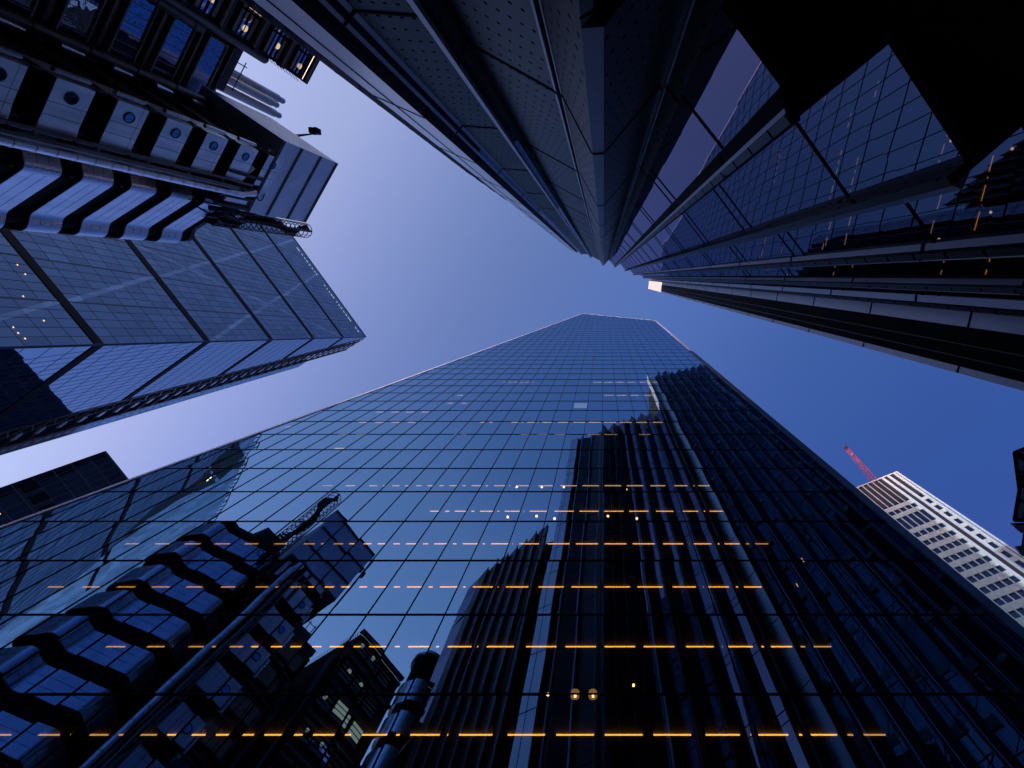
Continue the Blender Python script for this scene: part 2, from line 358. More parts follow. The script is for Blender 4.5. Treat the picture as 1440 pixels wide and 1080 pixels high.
for n in range(-23, 11):
    x = X0 + n * BAY
    zt = min(190, (x + 36.8) / (29.2 / 191.6) + G0) if x < -7.6 else ztop(x)
    if zt > 3: gr.box(x - .018, x + .018, D - .03, D - .004, G0, zt - .3)
gr.build('mullion_grid', M['black'], tw)
blades = MB()
for n in range(-23, 11):
    x = X0 + n * BAY
    zt = min(190, (x + 36.8) / (29.2 / 191.6) + G0) if x < -7.6 else ztop(x)
    if zt > 4: blades.box(x - .04, x + .04, D + .02, D + .42, G0, zt - .6)
blades.build('inner_blades', M['black'], tw)
fl = MB()
k = -3
while ZF + k * HS < 180:
    z = ZF + k * HS; a = xl(z) + .8; b = XR - .3
    if z > ztop(XR) - 1: b = max(a + 1, -7.6 + (z - 189) / ((TOPR[1] - 190) / (TOPR[0] + 7.6)) - 1)
    fl.box(a, b, D + .5, D + 7, z - .36, z)
    k += 1
fl.build('floor_slabs', M['slab'], tw)
wl = MB(); wl.face([(xl(G0) + 1, D + 7.05, G0), (XR - .2, D + 7.05, G0), (XR - .2, D + 7.05, 158), (-7, D + 7.05, 186)])
wl.build('inner_wall', M['dark'], tw)
bd = MB()
A = [(xl(G0), D + .1, G0), (XR, D + .1, G0), (XR, D + .1, 158.8), (-7.6, D + .1, 189.6)]
B = [(-33, D + 38, G0), (XR - 2, D + 38, G0), (XR - 2, D + 30, 140), (-7.6, D + 16, 186)]
bd.fix = False
for i, j in ((1, 2), (2, 3), (3, 0)): bd.face([A[i], B[i], B[j], A[j]])
bd.face([B[1], B[0], B[3], B[2]])
bd.build('rear_walls', M['scalpel_side'], tw)
def chamfer(p, q, out, wd, dp, name, mt='trim'):
    """metal edge trim: slopes from the facade plane outwards and back"""
    m = MB(); p = Vector(p); q = Vector(q); o = Vector(out).normalized()
    a = Vector((0, -.06, 0)); bb = o * wd + Vector((0, dp, 0)); cc = o * (wd * .4) + Vector((0, dp + .5, 0))
    m.hexa([p + a, q + a, q + bb, p + bb, p + Vector((0, .5, 0)), q + Vector((0, .5, 0)), q + cc, p + cc])
    return m.build(name, M[mt], tw)
dl = Vector((-7.6 - xl(G0), 0, 191.6)).normalized()
chamfer((xl(G0), D, G0), (-7.6, D, 190), (-dl.z, 0, dl.x), .72, .10, 'edge_trim')
chamfer((XR, D, G0), (XR, D, 94), (1, 0, 0), .85, .2, 'edge_trim', 'trim_reflection_dark')  # lower trim: reflection of the dark finned tower put into the colour
chamfer((XR, D, 94.003), (XR, D, ztop(XR)), (1, 0, 0), .85, .2, 'edge_trim')  # upper trim: paler material paints in the sunlit, sky-reflecting stretch
chamfer((-7.6, D, 190), (XR, D, ztop(XR)), (.4, 0, 1), .7, .2, 'edge_trim')
# rows of ceiling lights: floor number, X range, strong or faint
ROWS = [(-1, -19.8, 9.9, 'amber'), (0, -20.6, 9.0, 'amber'), (1, -26.5, 7.6, 'amber'), (2, -27.5, 9.5, 'amber'), (3, -11.5, 8.2, 'amber'),
        (4, -20.5, 8.4, 'faint'), (7, -8.2, 5.8, 'amber'), (8, -13.3, 6.4, 'amber'), 
        (11, -2.0, 6.4, 'amber'), (13, -2.0, 7.4, 'amber'), (6, -23.0, -20.5, 'amber'), (6, -15.5, -13.5, 'amber'), (7, -26, -21.5, 'amber'),
        (7, -14.2, -12.4, 'amber'), (8, -25.5, -19.5, 'amber'), (9, -26, -19.0, 'amber'), (11, -19.0, -17.0, 'amber'), (13, -14.4, -10.2, 'faint'), (10, -18.5, -16.5, 'faint')]
count = 0; rest = MB(); proto = None
for kf, xa, xb, kind in ROWS:
    z = ZF + kf * HS + 3.60; n = math.ceil((xa - X0) / BAY - .5)
    while X0 + (n + .5) * BAY < xb:
        xc = X0 + (n + .5) * BAY; n += 1
        if kf > 5 and random.random() < .08: continue
        hw, hh = (.61, .015) if kind == 'amber' else (.58, .006)
        if kf > 5: hh = .022
        y = D + 1.13
        if count < 96 and kf < 5:
            lm = MB(); lm.box(xc - hw, xc + hw, y - .018, y + .018, z - hh, z + hh)
            lm.build('ceiling_light', M['amber'] if -15 < xc < 7.5 else M['amber_dim'], tw); count += 1
        else: rest.box(xc - hw, xc + hw, y - .03, y + .03, z - hh, z + hh)
r_ = rest.build('upper_ceiling_lights', M['amber_far'], tw); r_['kind'] = 'stuff'
pw = MB(); pw.box(X0 - 2 * BAY + .1, X0 - BAY - .1, D + .12, D + .16, 52.2, 54.2)
pw.build('lit_window', M['litroom'], tw)
# round pendants on the lowest visible storey and pin spots higher up
for x, z, r in ((-1.95, 15.4, .055), (-1.0, 15.4, .15), (-.38, 15.4, .15), (1.05, 15.8, .04), (-7.4, 10.85, .27)):
    pl = MB(); pl.tube((x, D + .9, z - r * .6), (x, D + .9, z + r * .6), r, 16)
    p_ = pl.build('pendant_lamp', M['warm_dim'], tw)
    bl = MB(); bl.tube((x + .01, D + .86, z - r * .62 - .05), (x + .01, D + .86, z - r * .62 + .02), max(.045, r * .28), 10); bl.build('bulb', M['warm'], p_)
for x, z in ((-5.7, 28.2), (-4.0, 28.3), (.25, 28.3), (-5.9, 32.6), (-4.2, 32.6), (-2.7, 32.6), (1.5, 32.2), (-2.9, 28.0), (1.95, 28.0)):
    pl = MB(); pl.tube((x, D + .6, z), (x, D + .6, z + .05), .075, 10); pl.build('spot_lamp', M['warm'], tw)

for x, z in ((9.2, 22.05), (11.2, 22.4), (13.1, 22.3), (10.3, 24.2)):
    pl = MB(); pl.tube((x, D + 1, z - .16), (x, D + 1, z + .16), .022, 8); pl.build('wall_lamp', M['amber_far'], tw)

# ================================================================= the wedge tower (leans back on its left face)
wt = thing('wedge_tower', 'slate blue wedge shaped tower with dark floor bands and an exposed steel ladder frame', 'tower', (-100, 10, G0))
e = Vector(ED); sdv = Vector(SD)
def C(k): return Vector((-79.2 - 4.7 * k, 10.52 + 3.0 * k, 79.9 + 28 * k))
KB = (G0 - 79.9) / 28; KT = 5.03
nS = Vector((.82673, -.52762, .1953)); nE = Vector((.538, .843, 0))
EW = 29.0; SW = 58.0
def Ept(k, w_): c0 = C(0); b = C(k); return Vector((c0.x + e.x * w_, c0.y + e.y * w_, b.z))
def Spt(k, t): return C(k) + sdv * t
f = MB(); f.fix = False; f.face([Spt(KB, SW), Spt(KB, 0), Spt(KT, 0), Spt(KT, SW)]); f.build('front_glass', M['lead_s'], wt)
f = MB(); f.fix = False; f.face([C(KB), Ept(KB, EW), Ept(KT, EW), C(KT)]); f.build('side_glass', M['lead_e'], wt)
for kk in range(-2, 6):
    if kk == 5: break
    b = MB(); b.bar(Spt(kk, 0), Spt(kk, SW), nS, 1.75, .12, .004); b.bar(C(kk), Ept(kk, EW), nE, 1.75, .12, .004); b.build('floor_band', M['black'], wt)
g = MB()
for i in range(-2, 6):
    for j in range(7):
        kk = i + j / 7
        if j == 0 or kk > KT: continue
        g.bar(Spt(kk, 0), Spt(kk, SW), nS, .07, .02, .003); g.bar(C(kk), Ept(kk, EW), nE, .07, .02, .003)
for j in range(1, 37):
    t = j * 1.6; major = j % 5 == 0
    g.bar(Spt(KB, t), Spt(KT, t), nS, .26 if major else .06, .03, .006)
for j in range(1, 19):
    t = j * 1.6; kc = min(KT, t / 5.576 if True else KT)
    g.bar(Ept(KB, t), Ept(KT, t), nE, .05, .02, .006) if t > 28.1 else g.bar(Ept(KB, t), Ept(min(KT, t / 5.576), t), nE, .05, .02, .006)
g.bar(C(KB), C(KT), (nS + nE).normalized(), .35, .12, .0)
g.bar(Spt(KT, 0), Spt(KT, SW), nS, .5, .15, .0)
g.build('glazing_bars', M['barmetal'], wt)
for i in range(-2, 5):
    for a, b in (((i, 0 + 8 * (i - 1)), (i + 1, 8 * i)), ((i, 8 * (i + 1)), (i + 1, 8 * (i + 2))), ((i, 32 - 8 * i), (i + 1, 24 - 8 * i))):
        if b[0] > KT or min(a[1], b[1]) < -.1 or max(a[1], b[1]) > SW: continue
        m = MB(); m.bar(Spt(a[0] + .03, a[1]), Spt(b[0] - .03, b[1]), nS, .75, .02, .010); m.build('diagonal_brace', M['lead_brace'], wt)
# lights along the top storey and on the low storeys
for j in range(26):
    t = 2.5 + j * 1.62 + (.4 if j % 7 == 3 else 0)
    if random.random() < .12: continue
    m = MB(); m.bar(Spt(4.84, t), Spt(4.84, t + random.uniform(.5, 1.15)), nS, .45, .03, .05); m.build('strip_light', M['cool'], wt)
for kk, t in ((-.41, 3.0), (-.41, 2.1), (-.40, 1.2), (-.1, 14.0), (-.1, 12.4), (-.22, 8.3), (-.22, 4.2)):
    m = MB(); m.bar(Spt(kk, t), Spt(kk, t + .22), nS, .10, .03, .05); m.build('strip_light', M['amber_far'], wt)
# ladder frame and core
fr = MB()
for w_ in (EW + .4, EW + 3.6, EW + 9.4):
    fr.slab(Ept(0, w_).xy, Ept(0, w_ + .5).xy, G0, C(KT).z, .6, 1)
z = 2.0
while z < C(KT).z - 2:
    p = Ept(0, EW + .6); q = Ept(0, EW + 3.8); r = Ept(0, EW + 9.4)
    fr.tube((p.x, p.y, z), (q.x, q.y, z + 1.9), .16, 6); fr.tube((q.x, q.y, z + 1.9), (p.x, p.y, z + 3.8), .16, 6)
    fr.box(q.x - .3, q.x + .3, q.y - .3, q.y + .3, z - .2, z + .2)
    fr.tube((q.x, q.y, z), (r.x, r.y, z), .2, 6)
    z += 4.0
fr.build('ladder_frame', M['midmetal'], wt)
z = 1.0
while z < C(KT).z - 2:
    p = Ept(0, EW + 3.3) + nE * .5; q = Ept(0, EW + 5.2) + nE * .5
    m = MB(); m.slab(p.xy, q.xy, z, z + .85, .3, 1)
    if z > 55: m.build('frame_bracket', M['pale'], wt)
    z += 4.0
cr = MB()
p0 = Ept(0, EW + .2) - nE * 2.0; p1 = Ept(0, EW + 10) - nE * 2.0; p2 = p1 - nE * 25; p3 = p0 - nE * 25
cr.prism([p.xy for p in (p0, p1, p2, p3)], G0, C(KT).z - 1); cr.build('rear_core', M['dark'], wt)
cs = MB(); q0 = Ept(0, EW + 9.9) - nE * .2; q1 = Ept(0, EW + 14.4) - nE * .2
cs.prism([p.xy for p in (q0, q1, q1 - nE * 25, q0 - nE * 25)], G0, 191.5); cs.build('core_screen', M['core_blue'], wt)
st = MB()
z = 60
while z < 190:
    a = Ept(0, EW + 11.6); b = Ept(0, EW + 12.5)
    st.slab((a - nE * .2).xy, (b - nE * .2).xy, z, z + 1.0, .03, -1); z += 2.0
sp_ = st.build('screen_panels', M['pale'], wt); sp_['kind'] = 'stuff'
bk = MB(); cA = C(KB) - nE * .3 - nS * .3
bk.prism([(C(KB) - nE * 1 + e * 3).xy, (Ept(KB, EW)).xy - Vector((nE.x, nE.y)), (Ept(KB, EW) + sdv * SW).xy, (Spt(KB, SW) + e * 3).xy], G0, C(KT).z - 1.5,
         [(C(KT) - nE * 1 + e * 2).xy, (Ept(KT, EW)).xy - Vector((nE.x, nE.y)), (Ept(KT, EW) + sdv * SW).xy, (Spt(KT, SW) + e * 2).xy])
bk.build('rear_walls', M['dark_glass'], wt)

# ================================================================= black tower low on the left
dt_ = thing('dark_tower', 'black bronze glass tower showing between the wedge tower and the mirror glass tower', 'tower', (-118, 55, G0))
a = (-148.0 - 30, 42.2 - .5); c0 = (-120.7, 41.5); c1 = (-112, 56.6)
d1 = Vector((c1[0] - c0[0], c1[1] - c0[1])).normalized(); d2 = Vector((-d1.y, d1.x))
P = [c0, (c0[0] + d1.x * 34, c0[1] + d1.y * 34)]; P += [(P[1][0] + d2.x * 30, P[1][1] + d2.y * 30), (c0[0] + d2.x * 30, c0[1] + d2.y * 30)]
m = MB(); m.prism(P, G0, 118); m.build('tower_walls', M['dark_glass'], dt_)
ndt = Vector((d1.y, -d1.x, 0)); gb = MB()
for j in range(0, 24):
    p = Vector((*c0, 0)) + Vector((d1.x, d1.y, 0)) * (j * 1.45)
    gb.bar((p.x, p.y, G0), (p.x, p.y, 118), ndt, .14, .12, .0)
for i in range(29): 
    p = Vector((*c0, 0)); q = Vector((*P[1], 0)); z = 118 - i * 4.0
    gb.bar((p.x, p.y, z), (q.x, q.y, z), ndt, .35, .06, .0)
gb.build('glazing_bars', M['dkmetal'], dt_)
for z in (100.5, 84.5):
    for j in range(6):
        p = Vector((*c0, 0)) + Vector((d1.x, d1.y, 0)) * (.6 + j * 2.9)
        m = MB(); m.bar((p.x, p.y, z - 1.6), (p.x, p.y, z + 1.6), ndt, 2.2, .05, .02) if False else m.bar((p.x + d1.x * 1.2, p.y + d1.y * 1.2, z - 1.5), (p.x + d1.x * 1.2, p.y + d1.y * 1.2, z + 1.5), ndt, 2.0, .14, .01)
        m.build('louvre_panel', M['black'], dt_)
for t, z in ((2.2, 92.5), (3.0, 92.3), (6.2, 90.5), (6.6, 91.2), (3.6, 88), (9, 84.7), (1.4, 90.4), (4.6, 93.1), (8.3, 79)):
    p = Vector((*c0, 0)) + Vector((d1.x, d1.y, 0)) * t
    m = MB(); m.bar((p.x, p.y, z), (p.x, p.y, z + random.uniform(.25, .6)), ndt, random.uniform(.25, .6), .03, .02); m.build('lit_window', M['amber_far'], dt_)
m = MB(); m.prism([(x + (-.1 if i in (0, 3) else .1), y) for i, (x, y) in enumerate(P)], 118.003, 118.5); m.build('roof', M['black'], dt_)

# ================================================================= the stepped tower with fins behind the camera
ft = thing('finned_tower', 'dark stepped tower of overlapping glass panes and metal fins close overhead', 'tower', (2, -6, G0))
JZ = [8.7] + [v for i in range(21) for v in (14.2 + 5.75 * i, 14.95 + 5.75 * i)]
def facet(p, q, z0, z1, kind, th=.12, joints=True, mat=None):
    """one upright facet of the folded facade, solid side to the right of p->q"""
    mats = {'glass': [M['willis_l'], M['black']], 'glass_c': [M['willis_c'], M['black']], 'perf': [M['perf_r'], M['black']], 'perf_l': [M['perf_l'], M['black']],
            'fin': [M['fin'], M['black']], 'void': [M['black'], M['black']], 'tip': [M['tip'], M['black']], 'strip': [M['strip'], M['black']], 'thin': [M['fin'], M['black']]}[kind]
    if kind == 'perf' and abs((Vector(q) - Vector(p)).normalized().dot(Vector((.82, .57)))) < .45: mats = [M['perf_b'], M['black']]
    nm = {'glass': 'glass_pane', 'glass_c': 'glass_pane', 'perf': 'perforated_panel', 'perf_l': 'perforated_panel', 'fin': 'fin', 'void': 'recess_wall', 'tip': 'parapet_panel', 'strip': 'cladding_strip', 'thin': 'fin_edge'}[kind]
    m = MB(); m.slab(p, q, z0, z1, th, -1)
    if joints:
        m.mi = 1
        d = (Vector(q) - Vector(p)).normalized(); n = Vector((-d.y, d.x, 0))
        for z in (JZ if kind.startswith('glass') else JZ[::2]):
            if z0 + .5 < z < z1 - .3:
                zz = z if kind.startswith('glass') else z + .3
                m.bar((p[0] + d.x * .002, p[1] + d.y * .002, zz), (q[0] - d.x * .002, q[1] - d.y * .002, zz), n, .07, .012, .003)
        if kind == 'strip':
            c = V2(p, q, .42); m.bar((*c, z0), (*c, z1), n, .05, .010, .003)
    if kind == 'glass_c' or (kind == 'glass' and p[0] < 0):  # teal strips paint in the lit patches of these panes
        m.mi = 2; z = 18.4
        while z < z1 - 2:
            if (Vector(q) - Vector(p)).length > .5 and random.random() < .8: m.bar((p[0] + d.x * .1, p[1] + d.y * .1, z), (q[0] - d.x * random.uniform(.1, .5), q[1] - d.y * .1, z), n, random.uniform(.35, .8), .014, .002)
            z += 4.0
        mats = mats + [M['teal']]
    return m.build(nm, mats, ft)
B1 = 97.0
seq = [((-6.3, -4.87), (-4.95, -4.3), 'strip'), ((-4.95, -4.3), (-4.75, -4.75), 'perf'), ((-4.75, -4.75), (-4.05, -3.95), 'glass'),
       ((-4.1, -3.9), (-3.88, -4.14), 'fin'), ((-3.9, -4.1), (-2.75, -4.02), 'perf'), ((-2.75, -4.02), (-2.3, -3.36), 'glass'),
       ((-2.34, -3.32), (-2.17, -3.72), 'fin'), ((-2.19, -3.67), (-.8, -2.94), 'perf'), ((-.8, -2.94), (-.76, -2.90), 'thin'), ((-.70, -2.90), (-.67, -2.86), 'thin'),
       ((-.67, -2.88), (-.185, -1.99), 'perf_l'), ((-.185, -1.99), (0.0, -2.0), 'fin'), ((0.0, -2.0), (.90, -3.0), 'perf'),
       ((.90, -3.0), (.94, -2.96), 'thin'), ((.97, -3.03), (1.01, -3.0), 'thin'), ((1.01, -3.02), (1.22, -2.77), 'perf'), ((1.22, -2.77), (1.9, -2.0), 'glass'),
       ((1.9, -2.0), (2.03, -1.63), 'fin2'), ((2.03, -1.63), (3.0, -2.43), 'perf'), ((3.0, -2.43), (3.97, -1.26), 'glass'), ((3.97, -1.26), (3.88, -.99), 'fin'),
       ((3.88, -.99), (4.55, -1.60), 'perf'), ((4.55, -1.60), (5.45, -.55), 'glass'), ((5.45, -.55), (5.42, -.27), 'fin'), ((5.42, -.27), (6.4, -1.0), 'perf'),
       ((6.4, -1.0), (7.3, .04), 'glass'), ((7.3, .04), (7.25, .3), 'fin'), ((7.25, .3), (8.4, -.25), 'perf'), ((8.4, -.25), (9.2, .52), 'glass'),
       ((9.2, .52), (9.2, .86), 'fin'), ((9.2, .86), (10.2, .25), 'perf'), ((10.2, .25), (10.9, 1.03), 'glass'), ((10.9, 1.03), (10.85, 1.48), 'fin')]
for p, q, kd in seq:
    z0 = 6.0 if kd == 'glass' or p[0] > 1.5 else 4.65
    if p[0] < -.5: z0 = 4.2
    if kd == 'fin2':
        facet(p, q, z0, B1, 'void')
        d = Vector((q[0] - p[0], q[1] - p[1])).normalized(); n = Vector((-d.y, d.x, 0)); c = V2(p, q, .62)
        m = MB(); m.bar((*c, z0), (*c, B1), n, .055, .02, .0); m.build('fin_edge', M['fin'], ft)
    else:
        facet(p, q, z0, B1 + (.5 if kd == 'fin' else 0), kd)
# end return and pale corner strip of the tallest tier
C1 = 125.0
facet((10.85, 1.48), (10.75, 2.66), 6, B1, 'void', joints=False)
for yy in (2.0, 2.38):
    m = MB(); m.bar((10.81, yy, 6), (10.81, yy, B1), (-1, -.08, 0), .03, .05); m.build('cladding_rail', M['dkmetal'], ft)
facet((10.75, 2.66), (10.7, 2.86), 6, B1, 'thin')
facet((10.86, 1.0), (10.70, 2.86), B1 + .003, C1, 'tip', joints=False)
facet((11.2, 1.5), (12.35, 3.05), 6, C1, 'strip')
x = 12.6
i = 0
while x < 46:
    yb = 2.25 + .19 * (x - 12.5)
    facet((x, yb), (x + .95, yb + .95), 8, C1 + (.6 if i % 2 else .2), 'glass_c')
    facet((x + .95, yb + .95), (x + 1.02, yb + 1.14), 8, C1 + 1.0, 'thin', joints=False)
    facet((x + 1.02, yb + 1.14), (x + 1.72, yb + .33), 8, C1, 'perf')
    x += 1.72; i += 1
# lowest tier on the left
A1 = 64.0
pa = Vector((-7.55, -6.5)); pb = Vector((-16.5, -12.7)); dd = (pb - pa) / 7; nn = Vector((-dd.y, dd.x)).normalized() * -1
if nn.y < 0: nn = -nn
for i in range(7):
    a = pa + dd * i; b = pa + dd * (i + 1)
    a1 = a + nn * .35
    bk_ = b - nn * .45
    facet(tuple(b), tuple(a1 + dd * .12), 4, A1 - .25 * i, 'perf')
    facet(tuple(a1 + dd * .12), tuple(a1), 4, A1 + .4 - .25 * i, 'fin')
    facet(tuple(a1), tuple(a), 4, A1 - .25 * i, 'glass')
facet((-18.3, -14.6), tuple(pb), 4, 62.5, 'glass')
# solid bodies, roofs and the undercroft
m = MB()
m.prism([(-6.2, -5.3), (-6.2, -30), (11.25, -30), (11.25, .95), (10.1, -.15), (8.4, -.75), (6.5, -1.4), (4.85, -2.2), (3.0, -2.9), (1.1, -3.4), (-.75, -3.4), (-2.7, -4.5), (-4.7, -5.2)][::-1], 7, 96)
m.prism([(11.3, .9), (11.45, 1.4), (12.55, 2.7), (46, 8.4), (58, -30), (11.3, -30)][::-1], 9, 124)
m.prism([(-7.4, -7.3), (-16.3, -13.5), (-18.4, -15.2), (-25, -32), (-6.4, -31), (-6.4, -7.0)], 7, 61.5)
m.build('building_core', M['dark'], ft)
m = MB(); m.box(-26, 60, -32, -3.55, 6.2, 6.9); m.prism([(1.2, -3.5), (3.0, -2.75), (4.9, -2.05), (6.5, -1.25), (8.4, -.55), (10.2, -.05), (10.7, 1.2), (10.7, 2.7), (12.5, 2.7), (46, 8), (46, -3.5)], 6.21, 6.88)
m.prism([(-.6, -2.98), (-.18, -2.05), (0, -2.05), (.85, -3.0)], 4.7, 4.9); m.box(-26, -.9, -5.2, -3.5, 4.3, 4.5)
m.mi = 1
for i in range(18): m.box(-24 + i * 4.5, -23.96 + i * 4.5, -31, -3.7, 6.186, 6.198)
for i in range(9): m.box(-25, 59, -30.5 + i * 3, -30.46 + i * 3, 6.184, 6.197)
m.build('soffit', [M['soffit'], M['dkmetal']], ft)
for xx in (-14, 2, 18, 34):
    m = MB(); m.tube((xx, -12, G0), (xx, -12, 6.2), .6, 20); m.build('column', M['dkmetal'], ft)
m = MB(); m.box(-22, 40, -26, -25.6, G0, 6.2); m.build('lobby_wall', M['dark'], ft)
# roof-edge brackets on the tallest tier
m = MB()
x = 12.6
while x < 46:
    yb = 2.25 + .19 * (x - 12.5); m.bar((x + .2, yb - 2.5, C1 + .8), (x + 1.1, yb + 1.1, C1 + .8), (0, 0, 1), .14, .25); x += 1.72
m.build('roof_brackets', M['dkmetal'], ft)

# ================================================================= steel service towers on the left
AX = Vector((.565, -.824)); BX = Vector((-.824, -.565)); P0 = Vector((-35.9, -11.8))
def L(t, d): v = P0 + AX * t + BX * d; return (v.x, v.y)
def L3(t, d, z): v = L(t, d); return (v[0], v[1], z)
def lbox(m, t0, t1, d0, d1, z0, z1): m.prism([L(t0, d0), L(t0, d1), L(t1, d1), L(t1, d0)], z0, z1); return m
NL = (-BX.x, -BX.y, 0); NA = (AX.x, AX.y, 0)
stv = thing('service_tower', 'steel service tower of stacked cabins with round windows under a louvred plant box', 'service tower', (*L(0, 4), G0))
m = MB(); lbox(m, -3.0, .75, 1.9, 9.6, G0, 58); m.build('tower_core', M['dark'], stv)
m = MB()
for k in range(-9, 6):
    z = 37.5 + 4.28 * k
    lbox(m, -3.3, 1.15, 1.2, 9.5, z - 2.32, z - 1.98)
    for t in (-3.1, .9): m.tube(L3(t, .8, z - 2.15), L3(t, .8, z + 2.0), .14, 8)
    m.tube(L3(-4.1, -.1, z - 1.9), L3(-3.0, 1.3, z - 1.9), .09, 8)
m.build('floor_frame', M['dkmetal'], stv)
for k in range(-9, 6):
    z = 37.5 + 4.28 * k
    m = MB(); lbox(m, -2.63, 1.0, 0, 2.6, z - 1.28, z + 1.28)
    m.mi = 1; lbox(m, -2.60, .97, .03, 2.57, z - 1.32, z - 1.283)
    for t in (-.62, -1.55): m.bar(L3(t, 0, z - 1.279), L3(t, 0, z + 1.279), NL, .035, .006, .0)
    m.bar(L3(-2.62, 0, z + .86), L3(.99, 0, z + .86), NL, .02, .005, .0) if k % 2 else None
    pod = m.build('cabin_pod', [M['steel_soft'], M['black']], stv)
    c = Vector(L3(0, 0, z)); nl = Vector(NL)
    m = MB(); m.tube(c - nl * .05, c + nl * .03, .36, 24); m.mi = 1; m.ring(c + nl * .03, .40, .05, 24, 6, nl)
    m.build('porthole', [M['porthole'], M['dkmetal']], pod)
    if k > -6:
        m = MB(); m.tube(L3(1.35, .5, z - 1.25), L3(1.35, .5, z + 1.15), .18, 10); m.build('side_duct', M['steel'], stv)
        m = MB(); m.bar(L3(-2.9, .2, z + 1.55), L3(-1.2, .6, z + 1.75), (0, 0, -1), .12, .1); m.build('bracket', M['pale'], stv)
        m = MB(); m.tube(L3(-3.6, -.05, z - .95), L3(-2.7, .5, z - .95), .13, 8); m.build('bracket', M['whitepaint'], stv)
        m = MB(); pts = [Vector(L3(-3.2 - .95 * math.sin(a), .1 - .35 * math.sin(a), z + .4 + 1.1 * math.cos(a) * .6)) for a in [i * math.pi / 8 for i in range(9)]]
        m.path(pts, .06, 6); m.build('hose', M['black'], stv)
# riser duct
m = MB(); cx, cy = -38.1, -8.53
m.tube((cx, cy, G0), (cx, cy, 56.8), .36, 20)
zz = 0
while zz < 56.5: m.ring((cx, cy, zz), .36, .035, 20, 6); zz += 1.35
m.build('riser_duct', M['steel_soft'], stv)
m = MB(); m.tube((cx + .75, cy - .35, G0), (cx + .75, cy - .35, 55), .2, 12); m.tube((cx + .95, cy - .95, G0), (cx + .95, cy - .95, 57), .13, 10); m.build('riser_pipe', M['midmetal'], stv)
m = MB(); m.tube((cx - .1, cy - .2, 56.8), (cx + .2, cy - .4, 58.3), .42, 16); m.tube(L3(-3.0, .6, 56), L3(-1.0, .6, 57.2), .26, 12); m.build('duct_elbow', M['steel_soft'], stv)
# plant box
m = MB(); lbox(m, -5.85, 3.02, .02, 9.7, 58.7, 69.9); m.build('plant_room', M['plant'], stv)
m = MB(); m.slab(L(3.02, .1), L(3.02, 9.65), 58.9, 69.8, .06, -1 if True else 1); pr_ = m.build('plant_room_side', M['plant_side'], stv)
for z, h in ((62.05, .42), (66.0, .42), (69.75, .5), (58.75, .5)):
    m = MB(); m.bar(L3(-5.83, .02, z), L3(3.0, .02, z), NL, h, .05, .0); m.build('joint_band', M['groove'], stv)
m = MB(); lbox(m, -5.7, 2.9, .25, 9.5, 69.902, 70.3); m.build('plant_roof', M['roof'], stv)
m = MB(); lbox(m, -5.6, -3.0, .3, 9, 54.2, 58.68); m.mi = 1; lbox(m, -5.75, -3.9, .0, .28, 55.4, 58.4)
for t in (-5.5, -4.4, -3.3, -1.8): m.bar(L3(t, -.02, 53.5), L3(t, -.02, 58.7), NL, .3, .15)
m.build('plant_undercroft', [M['dark'], M['groove']], stv)
m = MB(); m.slab(L(-5.0, -.12), L(-4.3, -.12), 54.6, 57.8, .2, -1); m.build('beige_panel', M['pale'], stv)
# access cradle on the roof
cdl = thing('access_cradle', 'small black access cradle standing on the roof edge of the plant box', 'cradle', (-38.7, -18.4, 70.3))
m = MB()
for x0_ in (-39.15, -38.55): m.box(x0_, x0_ + .45, -19.45, -18.75, 72.9, 74.1)
m.build('cradle_body', M['black'], cdl)
m = MB()
rx_, ry_ = L(2.5, 6.5)
for q_ in ((-39.0, -18.7, 73.3), (-38.5, -18.6, 72.9)): m.tube((rx_, ry_, 70.25), q_, .09, 6); m.tube((rx_ - .8, ry_ - .2, 70.25), q_, .07, 6)
m.box(rx_ - 1.1, rx_ + .3, ry_ - .4, ry_ + .4, 70.28, 70.6)
m.build('cradle_arm', M['black'], cdl)
# stair tower with folded steel bands
str_ = thing('stair_tower', 'stair tower wrapped in folded bands of polished steel with dark slots between', 'stair tower', (-46, -7.5, G0))
def fillet(pts):
    """plan outline with rounded corners: (x, y, radius)"""
    out = []; n = len(pts)
    for i in range(n):
        p = Vector(pts[i][:2]); a = (Vector(pts[i - 1][:2]) - p).normalized(); b = (Vector(pts[(i + 1) % n][:2]) - p).normalized(); r = pts[i][2]
        ang = a.angle(b); t = r / math.tan(ang / 2); c = p + (a + b).normalized() * (r / math.sin(ang / 2))
        s0 = p + a * t; s1 = p + b * t; v0 = s0 - c; v1 = s1 - c; th = v0.angle(v1); sg = 1 if v0.x * v1.y - v0.y * v1.x > 0 else -1
        out.append(tuple(s0 + a * .03)); k_ = max(3, int(th / .16))
        for j in range(k_ + 1):
            f_ = sg * th * j / k_; out.append((c.x + v0.x * math.cos(f_) - v0.y * math.sin(f_), c.y + v0.x * math.sin(f_) + v0.y * math.cos(f_)))
        out.append(tuple(s1 + b * .03))
    return out
plan = fillet([(-41.9, -10.6, .5), (-41.95, -7.75, .75), (-46.9, -5.0, .8), (-47.5, -3.6, .9), (-51.5, -4.1, 1.6), (-52.4, -8.6, 1.2), (-47, -11.9, 1.0)])
cen = (-46.9, -8.0)
def shrink(k): return [(cen[0] + (x - cen[0]) * k, cen[1] + (y - cen[1]) * k) for x, y in plan]
m = MB(); m.prism(shrink(.86), G0, 60.5); m.build('stair_core', M['black'], str_)
zb = 39.4 - 4.29 * 9
